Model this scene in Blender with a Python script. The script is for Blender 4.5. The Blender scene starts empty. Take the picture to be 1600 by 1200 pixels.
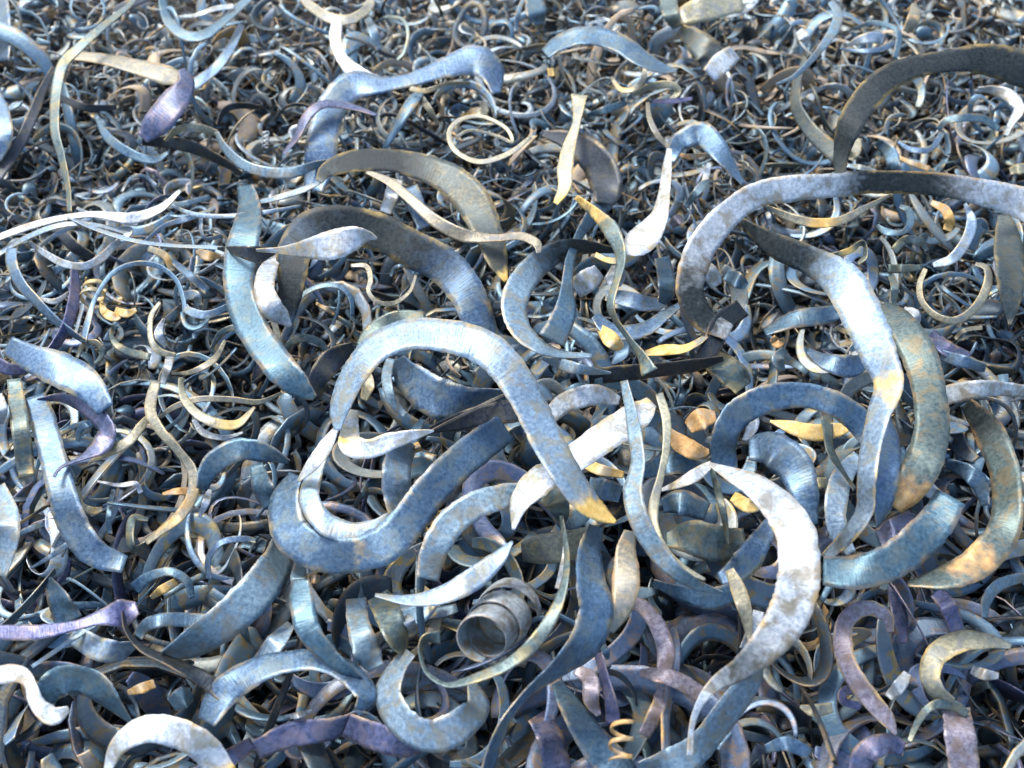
import bpy, math, random
from mathutils import Vector, Matrix, noise

# ------------------------------------------------------------------ camera, sky, sun, exposure
SC = bpy.context.scene
COL = SC.collection
PITCH = math.radians(56)
DIST = 1.0
cam_d = bpy.data.cameras.new('camera'); cam = bpy.data.objects.new('camera', cam_d); COL.objects.link(cam)
TARGET = Vector((0, 0, 0.08))
FWD = Vector((0, math.cos(PITCH), -math.sin(PITCH)))
CLOC = TARGET - FWD * DIST
cam.location = CLOC
cam.rotation_euler = (math.pi / 2 - PITCH, 0, 0)
cam_d.sensor_width = 36; cam_d.lens = 34
cam_d.clip_start = 0.01; cam_d.clip_end = 100
SC.camera = cam
cam_d.dof.use_dof = True; cam_d.dof.focus_distance = 0.95; cam_d.dof.aperture_fstop = 4.5
RGT = Vector((1, 0, 0)); UPV = RGT.cross(FWD)
FPX = 1600 * cam_d.lens / cam_d.sensor_width

W = bpy.data.worlds.new('World'); SC.world = W; W.use_nodes = True
nt = W.node_tree
sky = nt.nodes.new('ShaderNodeTexSky'); sky.sky_type = 'NISHITA'; sky.sun_disc = False
SUN_EL, SUN_AZ = math.radians(52), math.radians(-35)      # azimuth from +Y towards +X
sky.sun_elevation = SUN_EL; sky.sun_rotation = SUN_AZ
sky.air_density = 1.0; sky.dust_density = 2.5; sky.ozone_density = 1.2
bg = nt.nodes['Background']; bg.inputs['Strength'].default_value = 0.15
nt.links.new(sky.outputs['Color'], bg.inputs['Color'])
sd = bpy.data.lights.new('sun', 'SUN'); sun = bpy.data.objects.new('sun', sd); COL.objects.link(sun)
sd.energy = 1.7; sd.angle = math.radians(16); sd.color = (1.0, 0.95, 0.86)
sdir = Vector((math.sin(SUN_AZ) * math.cos(SUN_EL), math.cos(SUN_AZ) * math.cos(SUN_EL), math.sin(SUN_EL)))
sun.rotation_euler = sdir.to_track_quat('Z', 'Y').to_euler(); sun.location = sdir * 5
vs = SC.view_settings
vs.view_transform = 'Standard'; vs.look = 'None'; vs.gamma = 1; vs.use_curve_mapping = False
vs.exposure = 1.2

rng = random.Random(7)

# ------------------------------------------------------------------ materials
def steel(name, ca, cb, blotch, amt=0.5, metal=0.55, rough=0.42, rust=(0.52, 0.30, 0.07), rust2=(0.78, 0.54, 0.20), edge=0.55, spread=0.0, inn=0.38):
    m = bpy.data.materials.new(name); m.use_nodes = True
    t = m.node_tree; N = t.nodes; L = t.links
    b = N['Principled BSDF']
    geo = N.new('ShaderNodeNewGeometry'); uv = N.new('ShaderNodeUVMap'); oi = N.new('ShaderNodeObjectInfo')
    ru = N.new('ShaderNodeAttribute'); ru.attribute_name = 'rust'
    def noi(scale, detail=3, rgh=0.6, vec=None, dist=0.0):
        n = N.new('ShaderNodeTexNoise'); n.inputs['Scale'].default_value = scale; n.inputs['Detail'].default_value = detail
        n.inputs['Roughness'].default_value = rgh; n.inputs['Distortion'].default_value = dist
        L.new(vec or geo.outputs['Position'], n.inputs['Vector']); return n.outputs['Fac']
    def rng_(v, a, c, lo=0.0, hi=1.0):
        n = N.new('ShaderNodeMapRange'); n.inputs['From Min'].default_value = a; n.inputs['From Max'].default_value = c
        n.inputs['To Min'].default_value = lo; n.inputs['To Max'].default_value = hi; L.new(v, n.inputs['Value']); return n.outputs['Result']
    def mt(op, a, c):
        n = N.new('ShaderNodeMath'); n.operation = op
        for i, v in enumerate((a, c)):
            if isinstance(v, (int, float)): n.inputs[i].default_value = v
            else: L.new(v, n.inputs[i])
        return n.outputs[0]
    def mix(f, a, c, mode='MIX'):
        n = N.new('ShaderNodeMix'); n.data_type = 'RGBA'; n.blend_type = mode
        if isinstance(f, (int, float)): n.inputs['Factor'].default_value = f
        else: L.new(f, n.inputs['Factor'])
        for k, v in (('A', a), ('B', c)):
            s = [i for i in n.inputs if i.name == k and i.type == 'RGBA'][0]
            if isinstance(v, tuple): s.default_value = v + (1,)
            else: L.new(v, s)
        return [o for o in n.outputs if o.type == 'RGBA'][0]
    fine = noi(260, 4, 0.7); mid = noi(60, 3, 0.6, None, 0.6); big = noi(16, 2, 0.5)
    c = mix(rng_(fine, 0.34, 0.68), ca, cb)
    c = mix(mt('MULTIPLY', rng_(mid, 0.48, 0.62), amt), c, blotch)
    # rubbed and darker scale patches that belong to the metal
    c = mix(rng_(big, 0.38, 0.68, 0.0, 0.45), c, tuple(x * 0.45 for x in ca))
    sep = N.new('ShaderNodeSeparateXYZ'); L.new(uv.outputs['UV'], sep.inputs[0])
    # the inner face of a turning is brighter, straw coloured bare metal
    inner = mt('MULTIPLY', mt('GREATER_THAN', sep.outputs['X'], 5.0), inn)
    c = mix(inner, c, mix(rng_(mid, 0.52, 0.62), (0.22, 0.36, 0.48), (0.56, 0.40, 0.14)))
    # distance from the ribbon's edges, 0 at the middle and 1 at the edge
    ed = mt('MULTIPLY', mt('ABSOLUTE', mt('SUBTRACT', sep.outputs['Y'], 0.5), 0), 2)
    edn = mt('MULTIPLY', mt('MULTIPLY', rng_(noi(22, 2), 0.42, 0.60), rng_(mt('ADD', ed, mt('MULTIPLY', mt('SUBTRACT', mid, 0.5), 0.9)), 0.72, 1.05)), min(1.0, edge * 1.3))
    rn = noi(40, 3, 0.6)
    rr = rng_(mt('ADD', mt('MULTIPLY', ru.outputs['Fac'], 1.0), mt('MULTIPLY', mt('SUBTRACT', rn, 0.5), 1.3)), 0.38 - spread, 0.72 - spread)
    rf = mt('MAXIMUM', edn, rr)
    dk = N.new('ShaderNodeAttribute'); dk.attribute_name = 'dark_tone'
    of = rng_(mt('ADD', dk.outputs['Fac'], mt('MULTIPLY', mt('SUBTRACT', mid, 0.5), 0.7)), 0.2, 0.9)
    c = mix(of, c, mix(rng_(fine, 0.34, 0.68), (0.010, 0.016, 0.019), (0.042, 0.052, 0.052)))  # near-black tone along the stretches traced dark
    rc = mix(rng_(noi(120, 3), 0.35, 0.65), rust, rust2)
    c = mix(rf, c, rc)
    hv = N.new('ShaderNodeHueSaturation'); L.new(c, hv.inputs['Color'])
    L.new(rng_(oi.outputs['Random'], 0, 1, 0.485, 0.515), hv.inputs['Hue'])
    L.new(rng_(oi.outputs['Random'], 0, 1, 0.8, 1.15), hv.inputs['Value'])
    L.new(hv.outputs['Color'], b.inputs['Base Color'])
    L.new(mt('MULTIPLY', mt('MULTIPLY', mt('SUBTRACT', 1.0, rf), mt('SUBTRACT', 1.0, of)), metal), b.inputs['Metallic'])
    L.new(mt('ADD', rng_(fine, 0.3, 0.7, rough - 0.1, rough + 0.16), mt('MULTIPLY', of, 0.15)), b.inputs['Roughness'])
    L.new(rng_(of, 0, 1, 0.5, 0.2), b.inputs['Specular IOR Level'])
    # striations across the ribbon left by the cutting edge, plus scaly pitting
    mp = N.new('ShaderNodeCombineXYZ'); L.new(mt('MULTIPLY', sep.outputs['X'], 500), mp.inputs[0]); L.new(mt('MULTIPLY', sep.outputs['Y'], 1.2), mp.inputs[1])
    st = noi(1.0, 2, 0.5, mp.outputs[0])
    bh = mt('ADD', mt('MULTIPLY', st, 0.7), mt('MULTIPLY', fine, 0.6))
    bp = N.new('ShaderNodeBump'); bp.inputs['Strength'].default_value = 0.3; bp.inputs['Distance'].default_value = 0.0016
    L.new(bh, bp.inputs['Height']); L.new(bp.outputs['Normal'], b.inputs['Normal'])
    return m

M = {
 'blue':  steel('blue grey steel', (0.052, 0.108, 0.172), (0.155, 0.265, 0.365), (0.22, 0.25, 0.20), 0.45, edge=0.35),
 'pale':  steel('pale silver steel', (0.13, 0.21, 0.285), (0.34, 0.47, 0.56), (0.31, 0.27, 0.16), 0.6, 0.35, 0.40, edge=0.35),
 'white': steel('bright bare steel', (0.34, 0.41, 0.48), (0.80, 0.85, 0.87), (0.30, 0.25, 0.14), 0.75, 0.2, 0.35, edge=0.4),
 'dark':  steel('dark steel and heap shade', (0.018, 0.026, 0.038), (0.055, 0.07, 0.085), (0.08, 0.075, 0.05), 0.5, 0.5, 0.45, edge=0.2, inn=0.12),  # dark ribbons, and painted shade among the buried chips
 'slate': steel('olive slate steel', (0.040, 0.055, 0.055), (0.105, 0.13, 0.125), (0.13, 0.115, 0.07), 0.6, 0.4, 0.45, edge=0.3),
 'grey':  steel('green grey steel', (0.07, 0.11, 0.115), (0.20, 0.26, 0.25), (0.28, 0.23, 0.11), 0.65, edge=0.35),
 'tan':   steel('straw tempered steel', (0.20, 0.20, 0.15), (0.56, 0.50, 0.34), (0.24, 0.26, 0.26), 0.8, 0.3, 0.42, spread=0.12),
 'rust':  steel('rusted orange steel', (0.45, 0.24, 0.07), (0.76, 0.52, 0.22), (0.46, 0.42, 0.34), 0.8, 0.1, 0.55),
 'violet': steel('violet grey steel', (0.062, 0.075, 0.145), (0.185, 0.215, 0.37), (0.28, 0.23, 0.27), 0.6, edge=0.3, inn=0.3),
 'pink':  steel('pinkish bare steel', (0.17, 0.145, 0.18), (0.48, 0.44, 0.49), (0.24, 0.17, 0.13), 0.8, 0.35, 0.4),
 'brown': steel('brown oily steel', (0.05, 0.034, 0.022), (0.17, 0.115, 0.065), (0.36, 0.22, 0.08), 0.6, 0.3, 0.45, inn=0.3),
}

# ------------------------------------------------------------------ geometry
def ray(px, py):
    return (FWD + RGT * ((px - 800) / FPX) + UPV * ((600 - py) / FPX))
def at(px, py, z):
    r = ray(px, py); k = (z - CLOC.z) / r.z
    return CLOC + r * k, k            # k = depth along the view axis in metres

def cr(p0, p1, p2, p3, t):
    return tuple(0.5 * ((2 * b) + (-a + c) * t + (2 * a - 5 * b + 4 * c - d) * t * t + (-a + 3 * b - 3 * c + d) * t ** 3)
                 for a, b, c, d in zip(p0, p1, p2, p3))
def smooth(st, n):
    if len(st) == 2: st = [st[0], tuple((a + b) / 2 for a, b in zip(*st)), st[1]]
    e = [tuple(2 * a - b for a, b in zip(st[0], st[1]))] + st + [tuple(2 * a - b for a, b in zip(st[-1], st[-2]))]
    out = []
    for i in range(len(st) - 1):
        for k in range(n): out.append(cr(e[i], e[i + 1], e[i + 2], e[i + 3], k / n))
    out.append(st[-1]); return out

HOLL = []
for hx, hy, hr, hd in ((1110, 600, 120, .05), (1350, 700, 150, .05), (590, 770, 120, .06), (1080, 990, 160, .06), (400, 640, 130, .045), (1120, 760, 120, .05),
                       (1330, 560, 120, .04), (620, 430, 140, .03), (490, 1100, 160, .05), (1420, 960, 160, .04), (760, 1060, 140, .05), (360, 790, 110, .05),
                       (1000, 450, 140, .04), (1380, 400, 120, .03), (1300, 1080, 150, .05), (900, 960, 120, .05), (120, 1080, 160, .04), (600, 600, 90, .05), (1000, 850, 120, .04)):
    q, kk = at(hx, hy, 0); HOLL.append((q.x, q.y, hr * kk / FPX, hd))
def dip(x, y):
    return -min(0.12, 1.4 * sum(d * math.exp(-((x - a) ** 2 + (y - b) ** 2) / (r * r) * 1.2) for a, b, r, d in HOLL))

class Buf:
    def __init__(s): s.v = []; s.f = []; s.uv = []; s.r = []; s.mi = []; s.sm = []
def sweep(buf, P, X, R, th, bow, mi=0, na=6):
    """P centre points, X half-width vectors, R rust; adds one closed bent strip of metal to buf"""
    n = len(P); base = len(buf.v); u = 0; U = []
    for i in range(n):
        if i: u += (P[i] - P[i - 1]).length
        U.append(u)
        T = (P[min(i + 1, n - 1)] - P[max(i - 1, 0)])
        nn = T.cross(X[i])
        nn = nn.normalized() if nn.length > 1e-12 else Vector((0, 0, 1))
        hw = X[i].length
        for side in (1, -1):
            for j in range(na + 1):
                s = j / na * 2 - 1
                c = P[i] + X[i] * s + nn * (bow * hw * (1 - s * s) + side * th * 0.5 * (1 - 0.35 * s * s))
                buf.v.append(c); buf.r.append(R[i])
    row = 2 * (na + 1)
    def A(i, side, j): return base + i * row + side * (na + 1) + j
    def add(q, uvs, sm=False): buf.f.append(q); buf.uv += uvs; buf.mi.append(mi); buf.sm.append(sm)
    for i in range(n - 1):
        for j in range(na):
            a, b = j / na, (j + 1) / na
            add((A(i, 0, j), A(i, 0, j + 1), A(i + 1, 0, j + 1), A(i + 1, 0, j)), [(U[i], a), (U[i], b), (U[i + 1], b), (U[i + 1], a)], True)
            add((A(i, 1, j), A(i + 1, 1, j), A(i + 1, 1, j + 1), A(i, 1, j + 1)), [(U[i] + 10, a), (U[i + 1] + 10, a), (U[i + 1] + 10, b), (U[i] + 10, b)], True)
        for j, fl in ((0, 0), (na, 1)):
            q = (A(i, 0, j), A(i + 1, 0, j), A(i + 1, 1, j), A(i, 1, j)); w = [(U[i], fl), (U[i + 1], fl), (U[i + 1], fl), (U[i], fl)]
            if fl: q = q[::-1]; w = w[::-1]
            add(q, w)
    for i, fl in ((0, 0), (n - 1, 1)):
        for j in range(na):
            q = (A(i, 0, j), A(i, 1, j), A(i, 1, j + 1), A(i, 0, j + 1))
            if fl: q = q[::-1]
            add(q, [(U[i], (j) / na)] * 4)
def finish(buf, name, mats):
    me = bpy.data.meshes.new(name)
    ctr = sum(buf.v, Vector()) / len(buf.v); zmin = min(v.z for v in buf.v)
    ctr.z = zmin
    me.from_pydata([tuple(v - ctr) for v in buf.v], [], buf.f)
    uvl = me.uv_layers.new(name='UVMap')
    uvl.data.foreach_set('uv', [c for p in buf.uv for c in p])
    at_ = me.attributes.new('rust', 'FLOAT', 'POINT'); at_.data.foreach_set('value', [max(0, a) for a in buf.r])
    ao_ = me.attributes.new('dark_tone', 'FLOAT', 'POINT'); ao_.data.foreach_set('value', [max(0, -a) for a in buf.r])  # negative station values darken the metal
    for m in mats: me.materials.append(m)
    me.polygons.foreach_set('material_index', buf.mi)
    me.polygons.foreach_set('use_smooth', buf.sm)
    me.update()
    o = bpy.data.objects.new(name, me); o.location = ctr; COL.objects.link(o)
    return o

def lerp_list(hs, s):
    if len(hs) == 1: return hs[0]
    x = s * (len(hs) - 1); i = min(int(x), len(hs) - 2); f = x - i; f = f * f * (3 - 2 * f)
    return hs[i] * (1 - f) + hs[i + 1] * f

KINDS = {'R': ('metal_ribbon', 'metal ribbon', 'broad steel ribbons tangled over the pile'),
         'C': ('metal_curl', 'metal curl', 'narrow steel curls tangled in the pile'),
         'O': ('metal_ring', 'metal ring', 'thin steel loops lying in the pile'),
         'F': ('metal_flake', 'metal flake', 'short flakes of steel in the pile'),
         'S': ('metal_spring', 'metal spring', 'tightly wound springs of swarf')}
LABELS = {}
def put(kind, label, buf, mats):
    nm, cat, grp = KINDS[kind]
    o = finish(buf, nm, mats)
    o['label'] = label; o['category'] = cat; o['group'] = grp
    LABELS.setdefault(label, 0); LABELS[label] += 1
    return o
COUNT = 0
def rib(kind, mat, h, label, data, ty=None, tx=None, cone=None, th=0.0011, bow=None):
    """trace of one ribbon: stations x,y,width[,rust] as seen from the camera; h = heights in cm above the bed along it"""
    global COUNT; COUNT += 1
    g = random.Random(COUNT * 31 + 5)
    ty = g.uniform(5, 38) if ty is None else ty
    tx = g.uniform(-22, 22) if tx is None else tx
    cone = g.choice((-1, 1)) * g.uniform(8, 26) if cone is None else cone
    bow = g.choice((-1, 1)) * g.uniform(0.01, 0.07) if bow is None else bow
    st = []
    for tok in data.split():
        q = [float(a) for a in tok.split(',')]
        if len(q) == 3: q.append(0.0)
        st.append(tuple(q))
    hs = h if isinstance(h, (tuple, list)) else (h * 0.8, h, h * 0.85)
    wm = max(q[2] for q in st)
    sm = smooth(st, 9)
    plen = sum(math.hypot(a[0] - b[0], a[1] - b[1]) for a, b in zip(sm, sm[1:]))
    n = len(sm); P = []; X = []; R = []
    sg = g.choice((-1, 1)); ph = g.uniform(0, 50)
    for i, (x, y, w, r) in enumerate(sm):
        s = i / (n - 1)
        z = (lerp_list(hs, s) * 1.08 + 1.5) * 0.01
        p, k = at(x, y, z); P.append(p)
        a, b = sm[max(i - 1, 0)], sm[min(i + 1, n - 1)]
        tx_, ty_ = b[0] - a[0], b[1] - a[1]; l = math.hypot(tx_, ty_) or 1
        ux, uy = -ty_ / l, tx_ / l                      # image perpendicular (y down)
        w = max(w, 1.5) * (1 + 0.03 * noise.noise(Vector((s * 9 + ph, ph, 0))))
        hw = w * 0.5 * k / FPX
        auto = sg * min(math.acos(max(0.0, min(1.0, w / wm))), 1.0) * 0.75
        fwd = math.tan(math.radians(ty)) * (-uy) + math.tan(math.radians(tx)) * ux + math.tan(math.radians(cone) + auto) 
        fwd += 0.35 * noise.noise(Vector((s * 4 + ph, 3.3, ph)))
        fwd = max(-1.9, min(1.9, fwd))
        xv = (RGT * ux - UPV * uy) * hw + ray(x, y).normalized() * fwd * hw
        f0, f1 = s * plen / 14, s * plen / 5
        ea = 0.03 * noise.noise(Vector((f0, ph, 1))) + 0.028 * noise.noise(Vector((f1, ph, 2)))
        eb = 0.03 * noise.noise(Vector((f0, ph, 7))) + 0.028 * noise.noise(Vector((f1, ph, 8)))
        P[-1] = p + xv * (ea - eb); X.append(xv * (1 + ea + eb))
        R.append(min(1, max(-1, r)))
    m_ = n // 2
    if (P[min(m_ + 1, n - 1)] - P[m_ - 1]).cross(X[m_]).dot(FWD) > 0: X = [-v for v in X]
    b = Buf(); sweep(b, P, X, R, th, bow)
    return put(kind, label, b, [M[mat]])
def spring(label, mat, x0, y0, x1, y1, h, rad, turns, wpx, kind='S', h2=None, ph0=0.0, r1=None, rust=0.2, th=0.0014, na=6):
    """a band wound on an axis between two points of the pile, radius in px"""
    z = (h * 1.08 + 1.5) * 0.01; A, ka = at(x0, y0, z); B, kb = at(x1, y1, z if h2 is None else (h2 * 1.08 + 1.5) * 0.01)
    ax = (B - A); axn = ax.normalized(); k = (ka + kb) / 2
    e1 = axn.cross(Vector((0, 0, 1))).normalized(); e2 = axn.cross(e1)
    r0 = rad * k / FPX; r1 = (r1 or rad) * k / FPX
    hw = wpx * 0.5 * k / FPX
    n = int(turns * 22); P = []; X = []; R = []
    for i in range(n + 1):
        s = i / n; a = ph0 + s * turns * 2 * math.pi
        rr = r0 + (r1 - r0) * s
        P.append(A + ax * s + (e1 * math.cos(a) + e2 * math.sin(a)) * rr)
        f = min(1, s * 8, (1 - s) * 8) * 0.7 + 0.3
        X.append(axn * hw * f); R.append(rust)
    b = Buf(); sweep(b, P, X, R, th, 0.06, 0, na)
    return put(kind, label, b, [M[mat]])
# ------------------------------------------------------------------ the big ribbons, front layer
rib('R','pale',(13,16,17,15,12),'longest pale blue arch in the centre of the pile, ending in a rust orange tip','527,672,10 530,640,30 545,600,38 565,568,42 592,540,46 640,522,48 700,525,52 760,545,55 802,588,55 832,640,52 857,692,50 885,740,46 913,780,40,.45 940,803,26,1 962,816,5,1',ty=28,tx=5,cone=-6)
rib('F','white',14,'bright white blade pointing down left from the foot of the central arch','527,668,8,.3 508,698,22,.3 488,726,20 466,752,4',ty=30,cone=10)
rib('R','white',(12,13,14),'white blade with tan bend pointing right, below the foot of the central arch','552,640,16 547,670,28,.55 548,694,36,.5 575,702,30 612,689,27 650,679,15 678,673,3',ty=26)
rib('R','blue',(10,11,12,11,9),'wide blue grey bowl shaped crescent at lower left of centre','462,742,20 444,785,46 455,832,60 498,862,60,.1 550,868,55,.3 600,850,60,.15 640,812,58 672,770,56 705,735,56 745,700,54 790,668,46',ty=30,tx=-10,cone=14)
rib('R','pale',(11,12,12),'pale inner crescent with tan rim nested inside the wide blue grey bowl','503,705,22,.2 490,745,26 484,780,32 505,815,36 545,832,34,.25 585,825,28,.2 607,803,6,.3',ty=25,cone=-20)
rib('R','pale',9.6,'short upright pale blue band standing in the mouth of the wide bowl crescent','642,692,26 622,722,44 620,762,46 630,802,44',ty=12)
rib('R','blue',(7,11,12,13,12),'wide blue strap dropping past the bright curved leaf','383,290,26 390,325,36 384,362,46 375,405,50 373,450,48 388,500,50 415,545,50 445,583,48 470,606,36 492,622,10',ty=16,tx=-12,cone=-10)
rib('R','blue',(9,12,13,13,12,10),'largest dark blue arch, upper left of centre, crossing behind the central pale arch','452,508,8,-.4 453,478,28,-.9 456,430,46,-1 462,388,56,-.75 492,357,62,-.8 540,353,64,-1 592,363,60,-1 642,388,58,-.9 690,413,60,-.6 725,450,56,-.3 748,500,50 764,550,40',ty=-14,tx=-6,cone=4)
rib('F','white',(13,17,17),'white leaf with yellow edges lying across the largest dark arch','400,391,4 440,391,12,.5 478,389,30,.35 518,383,46 553,372,38 575,369,17 589,373,3',ty=30,cone=12)
rib('F','white',14,'bright curved leaf hanging down inside the left leg of the largest dark arch','438,396,8 420,420,28 413,450,32 424,480,36 440,495,26 454,510,4',ty=20,cone=-8)
rib('R','slate',(9,11,11,11,10),'dark grey arch above the largest dark arch, ending in a tan point','498,284,10,-.2 512,265,24,-.6 550,252,34,-1 605,250,34,-1 660,261,42,-.5 708,284,52 742,320,56 764,368,44,.1 778,408,32,.35 791,440,6,.7',ty=-6,tx=4,cone=0)
rib('C','tan',(11,12,12,12),'long straw yellow strip sagging between the dark grey arch and the largest dark arch','572,268,6 608,284,13 640,310,16 680,345,20 722,367,22 772,372,11 812,369,13 838,380,14 842,396,7',ty=22,cone=16)
rib('R','pale',(8,10,12,12,11),'thick C shaped pale crescent right of the straw yellow strip, dark at its upper end','965,392,8,-1 908,386,24,-1 862,398,36,-.7 824,430,42 804,470,42 811,510,34 838,538,24 875,553,13 925,556,6',ty=18,tx=16,cone=-8)
rib('F','pale',12.5,'small pale spear pointing right just below the C shaped crescent','848,560,5,.3 885,572,19,.2 920,579,13 955,583,3',ty=30)
rib('R','white',(9,12,12),'pale spatula shaped strip with yellowish broad end right of the C shaped crescent','1046,232,8 1042,265,15 1038,300,18 1030,338,27 1010,368,44,.1 990,384,38,.2 976,396,10,.4',ty=25)
rib('C','grey',(11,13,14,13,14),'slender grey wriggling strip falling past the end of the spatula strip','900,308,8,.8 932,335,18,.6 955,360,26 970,400,17 963,440,11 954,475,12 962,500,9 982,528,9 1002,555,14 1015,582,28',ty=10)
rib('R','blue',(6,9,11,12),'blue strip narrow in the middle, fanning out inside the C shaped crescent','948,290,46 940,318,34 905,368,14 890,410,15 886,450,20 882,490,36 862,532,44,.3',ty=6)
rib('R','dark',(6,7,8),'dark triangular band behind the upright tan leaf, upper middle','846,208,8 895,222,36 930,250,50 948,290,50 945,318,30',ty=-16)
rib('C','tan',(8,10,10),'upright leaf shaped strip with violet top standing in front of the dark triangular band','905,148,26 901,190,12 889,230,20 883,265,25 882,292,20,.3 868,318,8,.6',ty=14)
rib('R','white',(10,12,13,12,11,9),'speckled white band curving from the right edge down into a dark hook','1612,322,54 1565,308,46 1515,296,40,-.5 1440,286,36,-1 1360,285,36,-1 1300,290,38,-.4 1232,295,42 1180,306,40 1138,335,42 1105,372,46,-.2 1085,412,46,-.6 1078,455,44,-.9 1096,495,40,-1 1140,520,26,-.5',ty=14,tx=-6,cone=6)
rib('R','slate',(9,14,15,14),'huge dark arch at the upper right corner, its left leg coming to a point','1310,306,8,-.2 1314,245,24,-.5 1325,202,38,-.8 1346,165,44,-1 1382,126,42,-1 1432,104,36,-1 1490,95,34,-1 1540,93,50,-.9 1612,110,64,-.6',ty=-38,tx=0,cone=-6)
rib('R','pale',(9,12,15,16,16,15,13,10),'long white band sweeping down the right side, rusty at its middle','1158,345,10,-1 1208,382,38,-1 1268,408,46,-.8 1318,442,62,-.1 1350,500,66 1374,556,56 1388,600,46,.6 1372,650,36,.25 1360,700,32 1354,752,30,-.4 1350,800,28,-.6 1322,840,24,-.7 1288,872,14,-.7',ty=24,tx=-10,cone=8)
rib('R','grey',(10,12,13,13,12),'wide grey green band with orange square end, behind the sweeping white band','1378,478,20 1408,508,48 1438,560,56 1453,620,54 1456,670,56 1444,720,60,.1 1420,762,54,.6 1396,792,30,1',ty=16,tx=-10,cone=10)
rib('R','blue',14,'smooth blue leaf hanging point down beside the orange square end','1382,648,12 1390,690,32 1385,735,42 1380,785,32 1371,824,5',ty=4,tx=20)
rib('R','blue',(9,12,13,13,11,9),'round blue grey arch right of centre with an orange lens shaped flake beneath it','1133,735,40 1131,690,40 1148,652,44 1190,626,46 1250,617,40 1306,632,40 1345,662,42 1375,705,40 1385,750,34',ty=6,tx=8,cone=-12)
rib('F','rust',8.5,'lens shaped bright orange flake framed by the round blue grey arch','1203,658,3 1235,667,20 1270,676,27 1308,672,22 1334,668,3',ty=30,cone=20)
rib('R','white',(13,16,17,15,12,10),'largest bright white sickle, lower right of centre, fading to grey at its foot','1108,725,5 1140,740,22 1180,760,38 1217,792,54 1242,832,62 1249,880,66,-.2 1243,930,68,-.42 1222,978,64,-.5 1192,1014,52,-.6 1158,1045,38,-.7 1122,1066,25,-.6 1098,1092,15,-.2 1082,1130,9 1078,1180,10',ty=30,tx=-12,cone=14)
rib('R','pale',(7,8,9,10),'pale strip rising from the bottom edge to the foot of the white sickle','1000,1206,30 1050,1196,56 1095,1165,44,.1 1135,1115,42 1168,1070,38 1185,1035,20',ty=24)
rib('R','blue',(11,12,12,12),'thick blue to tan crescent with a square cut end inside the lower right outer band','1286,892,44 1338,893,56 1390,879,58 1430,850,62 1463,815,58,.35 1485,776,50,.3',ty=26,tx=-8,cone=12)
rib('R','grey',(8,11,12,12,11),'outermost band curving round the lower right, orange rust at its bend','1510,630,20,-1 1540,668,46,-.9 1565,720,50,-.3 1574,780,48 1566,835,54,.2 1525,880,54,.62 1475,902,36,.3 1418,912,8,.2',ty=22,tx=-16,cone=10)
rib('R','white',12,'pale tan strip with a torn left end reaching in from the right edge','1466,622,30 1508,611,30,.25 1550,607,25 1612,612,18',ty=28)
rib('R','white',(10,12,12,11),'cream diagonal strip below centre, rusty at its upper right end, ending in a point','1018,628,20,.6 1000,646,42,.4 960,672,48 920,700,46 878,730,42 838,755,46,.2 812,786,30 802,828,4',ty=30)
rib('R','white',10,'cream crescent lying above the cream diagonal strip','856,652,26 886,628,32 930,617,33,.15 968,626,14',ty=24)
rib('R','pale',(12,14,14,13,10),'smooth pale strip snaking down right of the orange tip of the central arch','975,595,12 985,640,18 992,680,22 997,722,22 989,770,30 1000,815,32 1022,855,30 1052,890,25 1090,914,17 1128,926,4',ty=16)
rib('C','tan',(12,13,13,12),'narrow tan hook making a half loop right of the snaking pale strip','1030,615,12 1041,655,14 1041,700,12 1032,745,11 1022,785,16 1021,822,17 1036,858,16 1062,885,13 1102,906,4',ty=16,cone=14)
rib('C','white',13,'short yellow white sliver tied to the point of the white sickle','1033,766,4,.5 1060,756,13,.5 1090,740,20 1112,724,9',ty=32)
rib('F','rust',10,'orange plate between the tan hook and the round blue grey arch','1040,672,14 1065,694,28 1090,706,26 1108,706,8',ty=32)
rib('F','rust',9,'orange chunk just above the orange plate','1075,668,20 1095,655,34 1118,650,16',ty=25)
rib('R','pale',(10,11,11,10),'pale blue arc below the cream point, lower centre left','668,905,34 678,862,44 700,822,46 738,792,44 782,777,40 825,768,30',ty=28,cone=-12)
rib('F','pale',(11,12,12),'broad pale blade with a tan lower rim sweeping up under the pale blue arc','586,930,5 640,938,17,.2 690,930,28,.15 738,906,36,.1 776,875,26 801,846,4',ty=30,cone=12)
rib('R','blue',(11,14,13,12,10),'tall blue ribbon below the orange tip, twisting down left to a long thin tail','932,822,24 922,860,36 924,910,46 932,955,54 912,1008,50 868,1048,26 822,1085,12 788,1130,14 772,1168,18 760,1210,20',ty=8,tx=14)
rib('F','tan',(11,12,12),'tan backed leaf leaning on the right side of the tall blue ribbon','985,830,20 978,862,32,.4 978,905,44,.1 972,950,32 955,988,8',ty=14)
rib('C','grey',(11,14,14,13,12,11,11),'thin dark hoop dropping left of the tall blue ribbon, its left end curled up','877,806,6 886,870,9 880,920,12 862,965,20 830,1010,22 790,1040,17,.2 742,1060,14,.3 700,1070,8,.3 668,1052,6,.2 657,1020,6 664,998,12 688,996,22',ty=18)
rib('R','pale',(8,9,10,10,9),'U shaped pale lilac crescent near the bottom edge, left of the middle','640,1018,22 620,1045,28,.2 606,1085,42 628,1128,48 668,1150,50 712,1138,52 745,1105,40 738,1068,14',ty=30)
rib('R','violet',8,'short lilac strip with a square cut left end beneath the U shaped crescent','541,1133,38 590,1152,44 632,1165,38 662,1166,18',ty=30)
rib('R','blue',(8,9,9,9),'blue arch with a dark hollow below it, left of the U shaped crescent','322,1128,30 350,1082,48 400,1048,42 450,1034,34 500,1032,34 545,1052,36 572,1085,34 560,1108,12',ty=24,cone=-12)
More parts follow.
